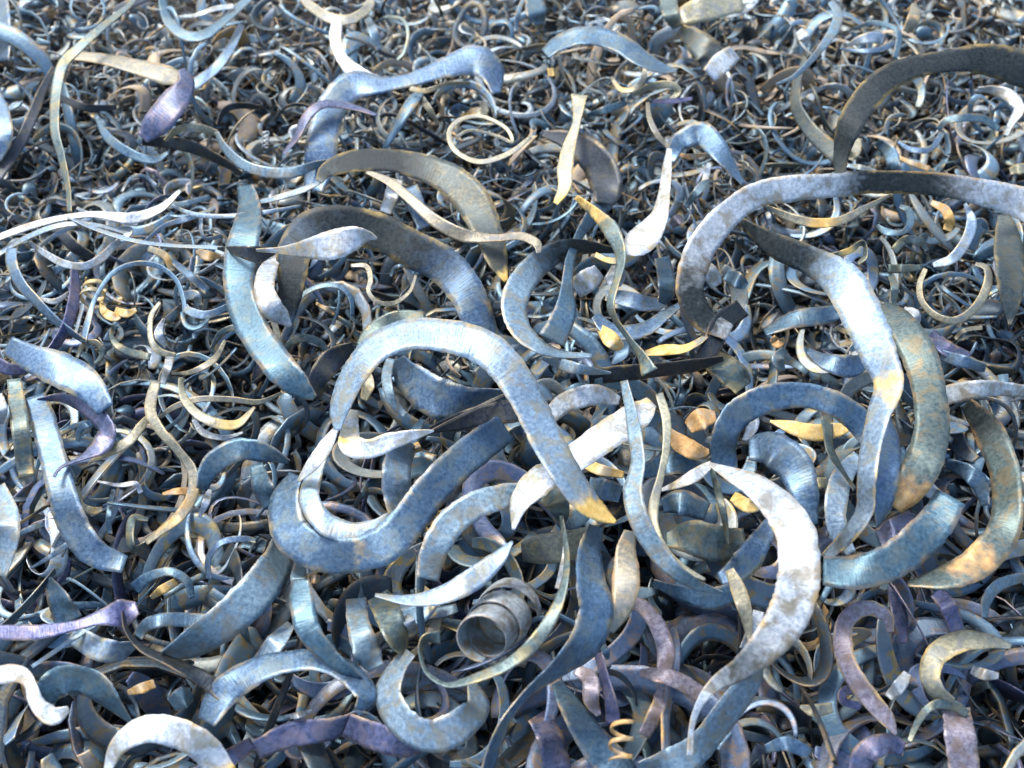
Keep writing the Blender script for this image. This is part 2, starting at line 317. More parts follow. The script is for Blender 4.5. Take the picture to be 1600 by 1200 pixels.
rib('R','blue',(10,11,10,8),'curved blue blade tapering to a point above the blue arch, lower left','470,905,26 472,940,38 482,985,38 515,1025,28 552,1055,15 582,1075,4',ty=12)
rib('F','pale',9,'rounded pale paddle hanging between the tapering blade and the cylinder coil','556,935,32 560,975,36 574,1018,44 588,1044,26',ty=20)
rib('F','grey',9,'grey green paddle right of the rounded pale paddle','590,930,36 608,962,44 622,1000,34 630,1020,12',ty=10)
rib('R','pale',(6,9,9,8),'pale slanting strip at lower left, narrowing down left from the bowl crescent','440,845,30 432,880,52 400,925,60 355,968,58 305,1003,46,.1 256,1027,20,.2',ty=28)
rib('R','blue',9,'small blue arch joined to the left end of the pale slanting strip','215,995,16 232,975,20 268,968,22 335,972,24',ty=20)
rib('C','dark',(8,9,8),'dark thin strap passing under the left tip of the pale slanting strip','192,955,5 198,985,7 222,1013,12 268,1035,16 320,1062,26 350,1085,24',ty=8)
rib('R','violet',(7,8,8),'long violet blue strip crossing the lower left edge','-14,988,24 55,988,24 115,978,16 155,966,22 190,958,44 215,950,20',ty=10)
rib('R','blue',6.5,'upright dark blue flap above the long violet blue strip','74,904,14 90,935,34 108,972,44',ty=0)
rib('R','pale',7,'blue crescent lying just below the long violet blue strip','112,990,30 150,1012,38 182,1018,34 210,1008,12',ty=28)
rib('R','white',(10,11,11),'cream S shaped piece at the lower left edge','-12,1056,30,.2 30,1053,28,.2 48,1072,20 58,1100,26 82,1118,30 108,1108,10',ty=30)
rib('R','blue',(7,8,8,7),'blue arch beside the cream S shaped piece, its right end a long point','62,1098,30 88,1068,48 118,1062,44 150,1072,44 176,1098,26 206,1130,4',ty=22)
rib('R','white',(9,11,11,9),'pale arch at the bottom left edge with an orange right foot','166,1210,10 185,1166,28 225,1140,42 272,1144,48 318,1168,48,.1 350,1212,44,.8',ty=30)
rib('R','pale',12,'rounded pale blue slab at the left edge, middle height','-8,762,34 10,800,38 12,840,36 2,900,16',ty=26,tx=20)
rib('F','white',11,'small bright scrap at the left edge above the rounded slab','-6,618,20 2,640,20 0,662,10',ty=26)
rib('R','grey',(8,10,8),'upright pale to tan strap near the left edge','22,592,22 28,640,28 35,690,30,.35 42,745,26,.4',ty=8)
rib('R','blue',(8,9,9,8,7),'broad blue strap descending left side with a dark mouth shaped gap beside it','55,618,34 68,660,42 82,710,42 96,765,46 112,815,48 145,862,46 195,882,28',ty=10)
rib('R','blue',(9,10,10),'broad blue band sloping right at the left side above the curled lilac end','12,540,30 50,560,44 95,578,56 135,600,50 165,640,30',ty=28)
rib('R','violet',(8,9,9,10),'curled lilac band beneath the broad sloping band, ending in a thin tail','58,625,5 98,622,14 138,638,26 166,668,26 160,694,30 128,715,8 96,730,4 84,745,4',ty=14)
rib('C','tan',9,'slim straw spear pointing up right beside the curled lilac band','138,724,4,.4 170,706,14,.3 200,690,16 222,664,14 232,648,4',ty=20)
rib('R','blue',(9,10,9),'blue arch with black hollow below, at the left of the wide bowl crescent','314,765,18 330,728,34 370,703,36 415,708,28 452,722,6',ty=24)
rib('F','white',8,'small white crescent hanging from the foot of the blue arch with black hollow','327,765,8 322,785,12 311,808,5',ty=20)
rib('R','blue',7,'grey blue flap joining the blue arch to the bowl crescent','400,725,20 410,760,32 425,790,30',ty=12)
rib('C','tan',(8,10,9,8,7),'long pale yellow curl snaking down left of the blue arch with black hollow','243,596,16 235,640,18 250,672,15 277,703,13 300,735,16 301,772,18,.2 282,805,18,.4 255,828,11,.3 228,848,8',ty=16)
rib('O','tan',9,'pale tan half loop hanging under a pale arc, left middle','282,590,6 286,618,12 306,645,14 340,662,16,.35 372,662,13,.4 398,636,4,.2',ty=22)
rib('C','white',8,'thin white sickle just below the pale tan half loop','302,655,6 318,676,11 350,684,8 380,676,3',ty=24)
rib('C','tan',(7,8,8),'pale arc passing over the top of the pale tan half loop','250,652,5 272,636,9 310,624,10 360,624,9 405,628,8 440,614,4',ty=24)
rib('O','grey',7,'small grey loop left of the foot of the long yellow curl','232,812,5 208,810,12 203,840,12,.4 210,858,10 235,845,6',ty=16)
rib('F','rust',6.5,'small orange flag left of the blue arch with black hollow','254,772,4 275,768,10 298,768,14',ty=20)
rib('C','white',7,'white needle with a hooked right end left of the small grey loop','152,752,3 185,758,6 212,756,8 220,770,8',ty=20)
rib('C','tan',6.5,'pale hook shaped curl beside the broad descending strap','120,760,10 125,788,12 145,798,12,.3 160,795,6',ty=20)
rib('C','blue',6,'short grey blue upright strip near the pale hook shaped curl','178,765,7 172,790,9 170,815,9 172,835,7',ty=10)
rib('C','dark',13,'small dark tongue joining the strap to the left foot of the largest dark arch','340,388,4 370,392,16 405,398,26 438,396,16',ty=-10)
# ------------------------------------------------------------------ upper left
rib('C','grey',(9,11,11,9),'long pale teal strap curving down from the top edge at left','214,-8,6 200,10,8 160,42,12 122,76,15 98,102,17 87,150,16 86,205,14 96,245,12 106,292,8 109,332,7',ty=10)
rib('R','tan',(8,9,10),'straight lilac and straw strip meeting a fold, upper left','112,87,12 160,92,17,.1 212,104,24,.15 256,116,30 280,122,22',ty=18)
rib('R','violet',(10,10,8),'bright lilac flap folded down from the end of the straight strip, upper left','284,108,10 290,132,30 270,162,44 242,195,40 222,216,20',ty=28,tx=14)
rib('C','blue',7,'blue U shaped curl on the top edge at left','252,-10,12 262,30,16 288,55,17 320,54,16 352,30,14 392,-6,13',ty=24)
rib('C','white',7.5,'white sliver inside the blue U shaped curl','278,26,3 305,24,6 335,14,8 365,10,8',ty=26)
rib('C','blue',6,'blue crescent under the lilac flap, upper left','150,180,6 168,214,14 200,238,15 240,250,12 264,238,5',ty=24)
rib('C','dark',6,'short black bar left of the lilac flap','94,152,10 135,168,12 182,168,8',ty=-10)
rib('C','dark',(5,6,6),'long black strap slanting down to the left edge','84,104,6 66,142,14 50,182,18 30,224,20 -8,275,26',ty=-16)
rib('R','blue',6,'blue strap cut off by the upper left corner','-10,-8,40 0,40,34 4,95,20',ty=-4)
rib('R','blue',8,'pale blue slab at the left edge beside the long black strap','-14,140,20 0,175,30 4,215,32 -6,250,16',ty=20)
rib('C','dark',(5,6,5),'dark strap running right from below the lilac flap','222,222,10 262,222,20 305,232,18 350,254,13 378,272,6',ty=-12)
rib('C','tan',8,'small olive arch over the end of the dark strap, upper left','258,220,5 280,202,12 310,200,14 338,208,9',ty=18)
rib('C','pale',(8,9,8),'pale blue sagging strip between the olive arch and the upright blue band','338,206,6 352,232,12 378,256,16 412,268,17 455,270,18 492,258,12 522,250,4',ty=26)
rib('C','blue',5.5,'blue straight strip slanting up right toward the top of the photograph','300,135,18 335,108,16 360,75,14 378,38,10',ty=10)
rib('C','pale',6,'thin pale arc across the lower part of the upper left quarter','190,300,4 205,278,5 225,275,5 245,290,5',ty=10)
rib('C','dark',6,'black arch right of the lilac flap','340,195,5 352,172,10 375,165,10 405,168,8',ty=-10)
# ------------------------------------------------------------------ left middle
rib('C','white',(8,9,9,9),'long white strip rising from the left edge to a lilac widening','-10,374,10 45,354,11 100,340,9 150,335,10 205,341,18 250,326,13 282,298,5',ty=28)
rib('O','pale',(9,9,9,10,9),'very long thin pale wire like curl ending in a bright hooked loop, left middle','104,338,4 150,358,6 210,376,6 272,384,5 345,388,6 382,402,8 396,432,6 382,462,8 352,481,10 322,492,13 296,486,13 290,476,5',ty=20)
rib('O','blue',(7,8,8),'blue hoop forming the left side of a large loop at the left edge','44,376,6 22,382,16 18,408,18 30,440,17 56,470,15 86,500,12 112,520,10 132,533,8',ty=14)
rib('C','white',9,'bright white crescent hanging inside the blue hoop','45,378,5 70,396,10 100,412,12 130,416,12 156,405,14 176,386,12 198,366,5',ty=28)
rib('O','blue',(8,8,8),'thin blue arch over a pair of orange curls, left middle','130,534,10 138,500,10 150,464,7 176,427,8 212,412,8 247,416,8 274,436,7 286,466,7 288,490,5',ty=10)
rib('F','rust',7,'left one of the pair of orange curls under the thin blue arch','158,470,5 164,488,13 180,495,14 194,486,5',ty=28)
rib('F','rust',7.5,'right one of the pair of orange curls under the thin blue arch','180,484,10 198,490,13 213,484,6',ty=28)
rib('C','pale',8,'pale bent strip with a sharp corner above the long wire like curl','226,378,5 255,354,7 288,343,9 312,339,6 314,360,5 322,373,5 346,368,7',ty=22)
rib('C','violet',(6,8,8,7),'violet band looping down from the blue hoop to the left edge','116,416,10 117,455,18 108,500,18 86,540,14 54,570,15 18,577,18 -12,566,24',ty=14)
rib('C','white',6.5,'small white sickle inside the lower end of the blue hoop','58,465,4 85,471,9 108,458,6',ty=28)
rib('O','tan',(7,8,7),'tan J shaped curl below the thin blue arch','250,472,5 236,495,8 236,530,9 250,549,11 275,555,6',ty=16)
rib('F','white',8,'small white leaf held in the tan J shaped curl','256,498,4 248,522,14 260,542,6',ty=22)
rib('F','white',8,'pale strip hanging straight down below the tan J shaped curl','266,554,14 262,575,13 254,600,8',ty=12)
rib('O','grey',7,'teal half ring left of the tan J shaped curl','176,508,5 176,530,8 196,548,12 235,558,12',ty=20)
rib('C','tan',7,'thin straw arc rising right under the strap at left of centre','268,584,3 300,581,8 334,562,10 352,532,5',ty=22)
rib('C','dark',5,'dark blue strap beneath the meeting point of the white strips','100,340,10 98,362,18 115,385,18 145,402,12',ty=-8)
rib('C','blue',6,'blue grey slanting strip under the bent strip, left middle','270,408,8 298,432,14 325,455,12',ty=16)
rib('C','pale',6,'small pale tag beside the bright hooked loop','288,462,14 305,462,16 312,478,8',ty=26)
rib('C','tan',5.5,'tan strip with forked end near the middle of the wire like curl','232,388,10 258,400,12,.5 270,425,10',ty=20)
rib('F','rust',5,'amber flake right of the bent strip, left middle','308,392,8 325,400,16 345,400,6',ty=24)
rib('C','pale',7,'pale bar above the wide strap at left of centre','262,322,10 290,318,9 328,308,8',ty=28)
# ------------------------------------------------------------------ top middle
rib('O','tan',(8,9,8),'pale yellow ring piece cut by the top edge, left of middle','468,-8,10 486,10,15 515,28,17 548,30,16 575,12,15 580,-8,12',ty=26)
rib('C','white',(9,9,9),'pale S shaped strip below the yellow ring piece','527,30,18 524,62,19 534,90,18 556,114,26 590,127,18 612,124,5,.4',ty=24)
rib('C','pale',8,'short pale hanging strip right of the S shaped strip','574,28,10 584,50,15 592,78,7',ty=16)
rib('R','blue',(7,9,10,10,10,9),'big blue upright band bending into a wavy strip that widens to the right, top middle','490,298,30 500,255,50 505,210,48 520,165,48 552,134,46 602,132,24 650,122,22 700,104,34 742,94,48 768,112,40 776,146,14',ty=18,tx=8)
rib('C','violet',(9,11,10),'thin violet strip arching over the big blue upright band','442,242,4 462,216,10 480,182,15 505,163,13 545,166,10 590,180,4',ty=8)
rib('O','grey',7,'thin round wire loop right of the pale S shaped strip','585,35,5 608,27,6 630,32,6 638,55,6 632,80,6 620,94,5',ty=20)
rib('C','dark',6,'dark wire crossing the thin round loop','540,58,4 570,66,5 600,84,6 628,92,5',ty=0)
rib('O','tan',(8,8,8,8),'oval wire loop with two turns below the widening blue strip','830,214,6 795,240,8 750,253,8 712,236,8 702,208,8 718,188,7 752,182,6 790,200,6 800,222,5 775,212,5 735,204,5 714,214,5',ty=18)
rib('O','tan',7,'small flat tan ring on the wavy part of the blue strip','648,140,5 642,128,6 655,120,6 675,122,6 682,132,4',ty=28)
rib('C','tan',7.5,'tan edged thin strip under the wavy blue strip','640,138,8,.3 665,142,8,.3 700,131,6 735,130,5',ty=22)
rib('C','tan',6,'short tan stick below the small flat tan ring','655,150,12 670,170,10 685,196,5',ty=10)
rib('C','blue',6,'blue hook at the right foot of the widening blue strip','708,180,16 716,168,12 742,175,6',ty=20)
rib('F','tan',6.5,'amber wedge beside the blue hook, top middle','720,182,6,.8 740,176,14,.5 757,172,14 752,160,8',ty=26)
rib('R','white',9,'short pale strip standing on the outer edge of the largest dark arch','618,280,22 612,305,22 602,332,18',ty=20)
rib('R','blue',7,'blue bar behind the sagging straw yellow strip','640,292,26 650,320,28 665,355,24',ty=10)
# ------------------------------------------------------------------ top right
rib('R','blue',(8,10,10,9),'pale blue crescent with a rounded left end, top middle right','852,84,16 872,68,24 905,56,28 940,58,30 972,70,30 1005,92,26 1035,107,16 1058,110,5',ty=26)
rib('F','white',(9,10),'brightest white square flake at the top, right of the rounded crescent','1148,82,26 1128,98,34 1108,118,26',ty=32,tx=-6)
rib('R','slate',7,'brown dark band ending at the brightest white flake','1062,46,20 1085,62,34 1108,85,44,.2 1112,108,30',ty=0)
rib('R','tan',7,'dull tan slab at the top edge right of the middle','1060,28,26,.1 1100,14,40,.15 1160,2,30',ty=20)
rib('R','grey',7.5,'grey tongue at the top edge beside the dull tan slab','1042,-8,26 1048,20,28 1060,42,18',ty=12)
rib('R','blue',8,'blue tongue hanging from the top edge, right of the top middle','832,-8,26 838,18,32 842,38,18',ty=14)
rib('C','pale',7.5,'thin pale strip left of the blue tongue','820,-6,6 810,20,8 806,50,6',ty=14)
rib('C','tan',8,'tan half ring hanging from the right part of the rounded crescent','1008,100,8 1006,122,8 992,138,8,.3 970,140,8,.4 955,120,5',ty=22)
rib('F','rust',7,'small orange flake under the left end of the rounded crescent','856,114,14 872,112,12',ty=26)
rib('C','violet',6.5,'thin lilac sliver pointing right, under the tan half ring','1020,158,6 1050,158,8 1082,154,5',ty=28)
rib('C','blue',6.5,'blue grey leaf left of the thin lilac sliver','918,180,6 945,172,12 978,160,10,.1',ty=28)
rib('C','tan',6.5,'olive U turned curl above the thin lilac sliver','990,148,6 1015,136,10 1045,132,12 1060,142,10 1048,156,6',ty=22)
rib('O','tan',(7,8,7),'tan curved stalk standing left of the grey cone shaped sheet','1012,160,6 1015,185,8 1028,212,9 1045,230,6',ty=12)
rib('R','blue',(7,9,10,9),'blue grey cone shaped sheet bending into a pointed leg, upper right of middle','1048,252,12 1062,222,28 1094,208,36 1118,228,34 1140,258,20 1162,288,6',ty=16)
rib('F','rust',7,'orange sliver under the grey cone shaped sheet','1056,240,4 1078,245,9 1106,240,3',ty=26)
rib('C','pale',(7,9,8),'pale green S shaped strip at the top right, coming to a lower left point','1298,2,10 1309,22,16 1302,48,16 1284,74,12 1262,100,9 1240,120,7 1212,132,3',ty=22)
rib('C','slate',(6,8,8),'dull grey strap falling from the S shaped strip to the huge dark arch','1258,88,6 1244,135,14 1246,172,20 1272,210,26 1305,240,28 1318,262,16',ty=8)
rib('C','pale',6,'rounded pale leaf right of the green S shaped strip','1322,72,4 1345,62,14 1368,58,18 1381,62,14',ty=28)
rib('C','blue',5.5,'thin lilac crescent just under the rounded pale leaf','1312,76,3 1345,80,7 1380,76,9 1400,64,5',ty=26)
rib('C','blue',6,'dark blue arch above the rounded pale leaf','1335,45,5 1362,36,8 1398,44,9 1405,62,10 1398,90,8',ty=4)
rib('C','tan',6.5,'amber and white leaf standing right of the dark blue arch','1428,6,8,.2 1428,28,20,.3 1415,50,12',ty=20)
rib('C','white',8,'pale hooked strip near the right edge under the huge dark arch','1528,138,3 1552,141,14 1578,150,20 1592,170,18 1580,192,10 1572,212,6',ty=26)
rib('C','blue',6,'blue snaking strip framed by the huge dark arch','1465,202,8 1480,188,13 1505,184,12 1535,186,13 1562,202,8',ty=20)
rib('F','tan',6,'yellow half disc against the left leg of the huge dark arch','1336,216,20 1334,235,22 1328,250,10',ty=22)
rib('C','blue',6,'blue arrow shaped strip right of the yellow half disc','1370,222,12 1390,238,22 1398,262,20 1400,276,12',ty=16)
rib('C','pale',5.5,'pale flat strip left of the arrow shaped strip','1322,258,6 1345,262,9 1370,268,5',ty=28)
rib('C','blue',5.5,'blue grey wavy strip right of the arrow shaped strip','1402,222,5 1425,234,9 1455,232,9 1472,208,9',ty=20)
rib('F','rust',5,'orange scrap below the wavy strip, upper right','1405,246,6 1425,255,8 1452,264,9',ty=24)
rib('F','tan',5.5,'pale yellow scrap at the right edge above the speckled band','1578,268,10 1592,264,16 1606,262,14',ty=28)
rib('F','white',6,'small white oval flake left of the top right S shaped strip','1248,48,12 1256,58,18 1260,66,10',ty=28)
rib('F','white',5.5,'small white flake right of the dull grey strap','1258,165,10 1266,154,14 1272,148,6',ty=28)
# ------------------------------------------------------------------ right middle
rib('C','tan',(11,12,12,11),'straw and orange strip sagging below the speckled white band','1198,322,4 1230,338,13,.1 1270,348,15,.55 1312,345,14,.3 1350,326,10 1392,304,3',ty=26)
rib('C','grey',(10,12,11),'thin lilac line curve following under the straw and orange strip','1196,362,4 1240,386,6 1290,400,8,.1 1326,392,10,.6 1348,378,6 1352,400,7 1340,412,4',ty=22)
rib('O','tan',(8,9,9),'round tan ring at the far right, below the bright blue hook','1446,420,7 1437,445,9 1441,472,10 1465,495,11,.2 1496,500,12,.2 1526,478,13 1543,445,14 1542,420,10 1524,412,5',ty=22)
rib('C','pale',(9,10,10),'bright blue hook curving over the round tan ring','1458,414,8 1488,404,16 1510,375,17 1518,345,16 1508,318,6',ty=22)
rib('C','blue',8,'blue grey fin attached behind the bright blue hook','1542,362,10 1530,352,24 1518,390,14',ty=16)
rib('F','rust',8.5,'curved pink and orange scrap above the blue hook','1455,316,8 1476,328,15,.2 1484,345,16,.7 1480,360,14,.9',ty=26)
rib('O','blue',8,'small blue open ring below the speckled band at right','1406,322,6 1420,330,12 1422,350,12 1408,364,8 1385,362,12 1370,352,6',ty=24)
rib('R','slate',(7,9,7),'large olive leaf hanging point down near the right edge','1568,335,20 1575,380,44 1580,435,46,.1 1579,480,26,.2 1578,508,4',ty=0)
rib('C','grey',7.5,'grey strip leading left from the round tan ring','1388,420,14 1410,420,14 1440,418,9',ty=24)
rib('C','grey',7.5,'short upright grey strip left of the round tan ring','1392,430,10 1398,450,12 1396,475,8',ty=12)
rib('C','grey',7,'grey arch left of the bright blue hook','1396,392,12,.2 1415,375,14 1438,378,12 1448,392,6',ty=18)
rib('F','white',7,'cream flake beside the top of the wide grey green band','1412,484,10,.3 1430,492,16,.2 1432,512,6',ty=24)
rib('R','blue',(7,8,8),'dark blue blade left of the sweeping band with a yellow lower rim','1195,520,10 1240,500,26 1290,492,28,.1 1325,485,12',ty=10)
rib('R','blue',8,'violet striped sheet below the dark blue blade','1262,548,8 1290,565,26 1330,572,36 1355,560,16',ty=20)
rib('F','pale',8,'pale half moon left of the violet striped sheet','1226,546,10 1216,560,20 1222,580,10',ty=16)
rib('C','tan',8.5,'straw sickle left of the sweeping white band','1304,512,4,.2 1322,518,9,.5 1338,520,6,.6',ty=28)
rib('F','rust',7,'amber flake at the left end of the dark blue blade','1206,528,12 1216,536,16 1226,530,6',ty=26)
rib('O','tan',6,'olive thin arch at the right edge under the tan ring','1492,530,5 1508,516,7 1535,512,6',ty=18)
rib('R','blue',7,'pale blue torn strips between the grey green band and the right edge','1470,555,18 1505,565,20 1540,575,14',ty=30)
rib('R','violet',6,'dull violet band behind the right edge of the grey green band','1455,520,14 1480,545,24 1515,560,18',ty=24)
rib('C','blue',8,'thin dark blue arc inside the blue grey band of the lower right','1478,725,12 1508,735,24 1530,755,28 1540,790,12',ty=14)
rib('R','violet',6,'violet dull plate seen through the ring of the lower right crescent','1372,842,30 1400,828,40 1428,808,26',ty=24)
rib('R','pale',8.5,'grey square ended band inside the round arch, seen below the orange flake','1342,712,20 1318,742,34 1306,785,36 1310,830,30 1330,865,16',ty=12)
rib('R','blue',(7,9,9,8),'inner blue band curving under the round arch behind the white sickle','1170,700,34 1208,702,56 1240,728,58 1258,772,44 1266,820,24',ty=24)
rib('C','grey',10,'narrow grey ribbon hanging in front of the orange lens flake','1292,650,20 1294,675,15 1298,705,12 1318,738,6 1336,765,6',ty=6)
rib('F','tan',7,'tan triangular scrap right of the inner blue band','1262,755,10 1278,755,18,.3 1292,752,12',ty=20)
rib('R','blue',5.5,'dark grey blue arc under the round blue grey arch, at its right leg','1405,700,16 1415,740,22 1404,775,20',ty=10)
rib('R','grey',8,'mottled pale cone shaped piece above the round blue grey arch','1095,552,12 1120,565,34,.1 1146,585,44 1162,606,30',ty=22)
rib('F','white',9,'bright white patch of metal caught in the dark hook of the speckled band','1095,412,14 1110,426,26 1122,446,14',ty=28)
rib('F','blue',8,'blue grey flake right of the bright white patch','1134,428,20 1152,438,26 1166,448,12',ty=18)
rib('C','pale',9,'pale twisted strip with bright ridges right of the spatula strip','1070,324,8 1084,306,12 1098,290,14 1108,282,6',ty=28)
rib('F','pink',9,'small pink rounded flake beside the spatula strip','1048,352,12 1058,344,18 1064,338,12',ty=26)
rib('C','white',6.5,'narrow white upright sliver above the speckled band, right of the cone sheet','1108,255,8 1102,280,10 1094,300,6',ty=18)
rib('C','rust',11,'orange curved lip at the foot of the spatula strip','930,398,8 952,407,9 978,406,10 1000,392,4',ty=28)
rib('R','white',8,'frosty white piece inside the C shaped crescent','898,452,32 918,438,36 936,424,24',ty=30)
rib('F','white',8.5,'frosty white scrap beneath the orange curved lip','950,425,24 962,432,34 975,440,18',ty=26)
rib('R','pale',8,'pale speckled bar crossing behind the slender wriggling strip','946,462,14 975,466,24 1008,474,24 1042,474,14',ty=26)
rib('R','blue',9.5,'short blue grey upright flap right of the pale speckled bar','1034,402,24 1040,430,26 1042,455,27 1034,474,14',ty=8)
rib('R','blue',(8,8.5,8),'blue grey saucer arc under the pale speckled bar','930,492,16 948,512,22,.15 978,520,24,.2 1012,512,22 1042,490,16 1066,474,8',ty=26)
rib('F','rust',10,'bright orange scrap on the left of the saucer arc','934,508,8 950,526,24 964,538,22 974,540,8',ty=30)
rib('C','tan',10,'orange brown swoosh under the slender wriggling strip','1008,552,8,.5 1040,547,17,.8 1072,544,12,.8 1100,528,8 1112,512,4',ty=28)
rib('R','dark',(8,9,9),'dark violet band sloping right of the orange brown swoosh','1160,480,30 1130,505,34 1112,540,30 1092,570,24',ty=4)
rib('C','dark',11,'dark brown bar right of the small pale spear','920,590,20 965,584,26 1010,580,22 1080,572,20 1130,560,8',ty=-4)
# ------------------------------------------------------------------ under the central arch
rib('R','dark',(7,8,8),'dark leaf leaning behind the left shoulder of the central arch','490,622,20 498,590,32 520,562,36 552,542,16',ty=-6)
rib('O','grey',7,'grey ring left of the central arch shoulder, below the bright leaf','446,560,8 452,538,11 475,528,12 500,536,12 512,552,8',ty=18)
rib('O','blue',6,'blue loop inside the largest dark arch, lower left of it','458,492,7 470,464,8 498,448,8 530,448,8 548,466,8 551,494,6',ty=16)
rib('O','tan',6,'tan thin S wire inside the largest dark arch','548,415,5 572,416,8 579,436,8 576,456,7 590,472,7 615,474,7 640,456,5 650,430,4',ty=18)
rib('O','blue',5.5,'thin blue wire arc next to the tan S wire','610,432,4 618,418,5 632,416,5 648,428,5',ty=14)
rib('C','rust',5,'small orange sliver inside the blue loop','494,474,4 508,482,6 522,492,4',ty=26)
rib('C','tan',6,'tan narrow strip left of the grey ring','428,500,10 434,525,9 444,548,6',ty=12)
rib('R','grey',(7,8),'grey strip along the outer shoulder of the central arch','560,540,8 580,515,18 620,495,20 665,494,14',ty=16)
rib('R','blue',8,'broad blue plate seen through the central arch','622,560,20 640,590,50 680,620,64 730,632,56 790,625,34',ty=26)
rib('R','dark',8.5,'dark blue band crossing behind the right leg of the central arch','672,672,10 712,660,26 760,648,34 820,640,36 870,640,26',ty=6)
rib('F','rust',7,'tiny orange point beneath the white blade with tan bend','650,692,8 655,706,12',ty=26)
rib('R','pale',8,'pale narrow strip inside the left part of the central arch','610,560,14 604,590,16 612,625,14 634,650,10',ty=18)
rib('C','tan',7.5,'small tan curved flake inside the central arch','566,575,16 575,600,20,.3 568,625,10',ty=24)
rib('C','tan',9.5,'thin straight pale rod rising right of the white blade','676,672,3 720,650,5 770,625,5 800,612,3',ty=20)
rib('R','tan',8,'brown and tan band lying under the orange tip','815,862,30,.2 850,858,48,.1 895,850,44,.15 940,832,26,.3',ty=22)
rib('R','grey',9.5,'fan shaped grey flap left of the orange tip, narrowing to a stalk','848,770,34 866,778,44,.2 876,800,28 878,820,10',ty=18)
rib('R','white',10,'long thin pale sliver left of the tall blue ribbon','878,815,6 884,850,8 878,890,8 870,920,6',ty=10)
rib('R','blue',8,'blue plate left of the snaking pale strip','920,760,30 945,765,34 970,772,26',ty=24)
rib('F','rust',7.5,'orange bar below the cream diagonal strip','910,722,14 940,735,18 975,742,10',ty=28)
rib('R','blue',8.5,'blue saddle shaped strip behind the tan hook','1000,740,18 1030,728,32 1065,724,32 1105,735,18',ty=24)
rib('R','blue',7.5,'blue grey sheet filling the half loop of the tan hook','1035,790,22 1065,785,40 1105,800,30',ty=20)
rib('R','grey',8,'speckled grey sheet at the bottom of the tan hook','1040,842,24 1080,840,54 1125,850,58 1165,842,34',ty=22)
rib('R','blue',8,'dark blue strip right of the speckled grey sheet, under the white sickle','1205,815,20 1185,850,38 1160,885,44 1125,905,20',ty=20)
rib('C','grey',11.5,'thin grey dagger hanging from the point of the white sickle','1112,732,6 1122,768,12 1132,810,10 1137,850,3',ty=6)
rib('C','tan',9.5,'tan patch strip right of the thin grey dagger','1145,775,16,.6 1168,790,22,.6 1192,792,8,.3',ty=28)
rib('C','tan',10.5,'tan upright strip left of the foot of the white sickle','1140,890,14 1155,925,24 1166,962,20 1173,1005,6',ty=10)
rib('R','white',8,'bright white scrap behind the tan upright strip','1186,955,18 1178,985,22 1162,1015,14',ty=24)
rib('R','blue',7.5,'blue grey horizontal band left of the tan upright strip','1020,910,10 1060,925,22 1110,935,36 1150,925,30',ty=20)
# ------------------------------------------------------------------ bottom middle and right
rib('O','pink',(5,6.5,6),'pinkish ringed strip curving down in the dark hollow at bottom middle','968,946,14 1000,945,22,.1 1026,975,26 1040,1015,28 1038,1052,24',ty=18)
rib('O','pink',7,'pinkish arched strip crossing the lower end of the curved pink strip','1000,1052,10,.2 1025,1054,22 1060,1064,26,.1 1098,1088,26',ty=24)
rib('O','pink',5.5,'dull pink strip leaning under the pinkish arched strip','1038,1075,20 1026,1110,24 1006,1150,20',ty=16)
rib('O','pink',7,'pink curved strip right of the tail of the tall blue ribbon','900,1046,16,.2 922,1062,26 924,1095,24 936,1118,8',ty=20)
rib('R','blue',(5,7,7),'dusky blue band running down right to the bottom edge, middle','870,1066,16 888,1098,32 915,1140,44 950,1185,54 980,1214,44',ty=20)
rib('R','violet',5.5,'violet grey stub at the bottom edge left of the dusky blue band','838,1118,30,.4 858,1150,40 872,1204,44',ty=14)
rib('C','violet',7,'narrow violet strip between the pink strips at bottom middle','935,1020,14 945,1060,14 955,1100,20 958,1130,24',ty=8)
rib('F','blue',8,'grey blue tongue beside the lower tall blue ribbon','938,1000,8 946,1018,12 950,1030,6',ty=10)
rib('O','pink',(6,8,8,7),'pink question mark shaped strip at lower right','1392,988,10 1384,962,20 1352,950,25 1322,970,28 1317,1010,30 1330,1050,30 1355,1086,30 1385,1122,24 1400,1148,4',ty=22)
rib('R','tan',(6,8,8,7),'pale C shaped ring at the lower right corner','1580,1010,8 1545,1002,22 1502,1002,34 1464,1022,36 1453,1055,32,.2 1466,1082,24 1490,1095,8',ty=26)
rib('F','white',7.5,'white flat piece inside the pale C shaped ring','1518,1046,14 1538,1054,18 1560,1056,10',ty=30)
rib('O','grey',7,'dark thin arch with a pale left leg below the C shaped ring','1420,1160,8 1436,1125,12 1458,1102,14 1488,1102,18 1512,1116,12',ty=8)
rib('R','pink',7,'pale upright board shaped strip at the bottom right','1494,1108,42 1500,1150,48 1508,1212,50',ty=20)
rib('R','violet',6.5,'pale violet arch at the bottom edge, left of the board shaped strip','1340,1212,30 1352,1178,40 1385,1162,34,.2 1412,1170,22',ty=28)
rib('O','pale',8,'pale crescent at the right edge above the C shaped ring','1538,965,8 1542,938,16 1560,915,19 1590,904,16 1612,902,10,.4',ty=24)
rib('F','tan',6,'small tan wedge left of the foot of the question mark strip','1250,1104,4 1272,1110,20 1300,1106,16,.2',ty=24)
rib('O','violet',5,'small violet loop left of the middle of the question mark strip','1345,1078,14 1320,1080,16 1318,1096,12 1345,1104,12',ty=22)
rib('R','violet',5,'violet dark strip above the C shaped ring','1462,925,20 1482,950,28 1496,985,22',ty=18)
rib('C','violet',5.5,'bluish strip below the lower right outer band, beside the question mark top','1392,915,12 1400,940,22 1408,975,22 1412,1005,12',ty=12)
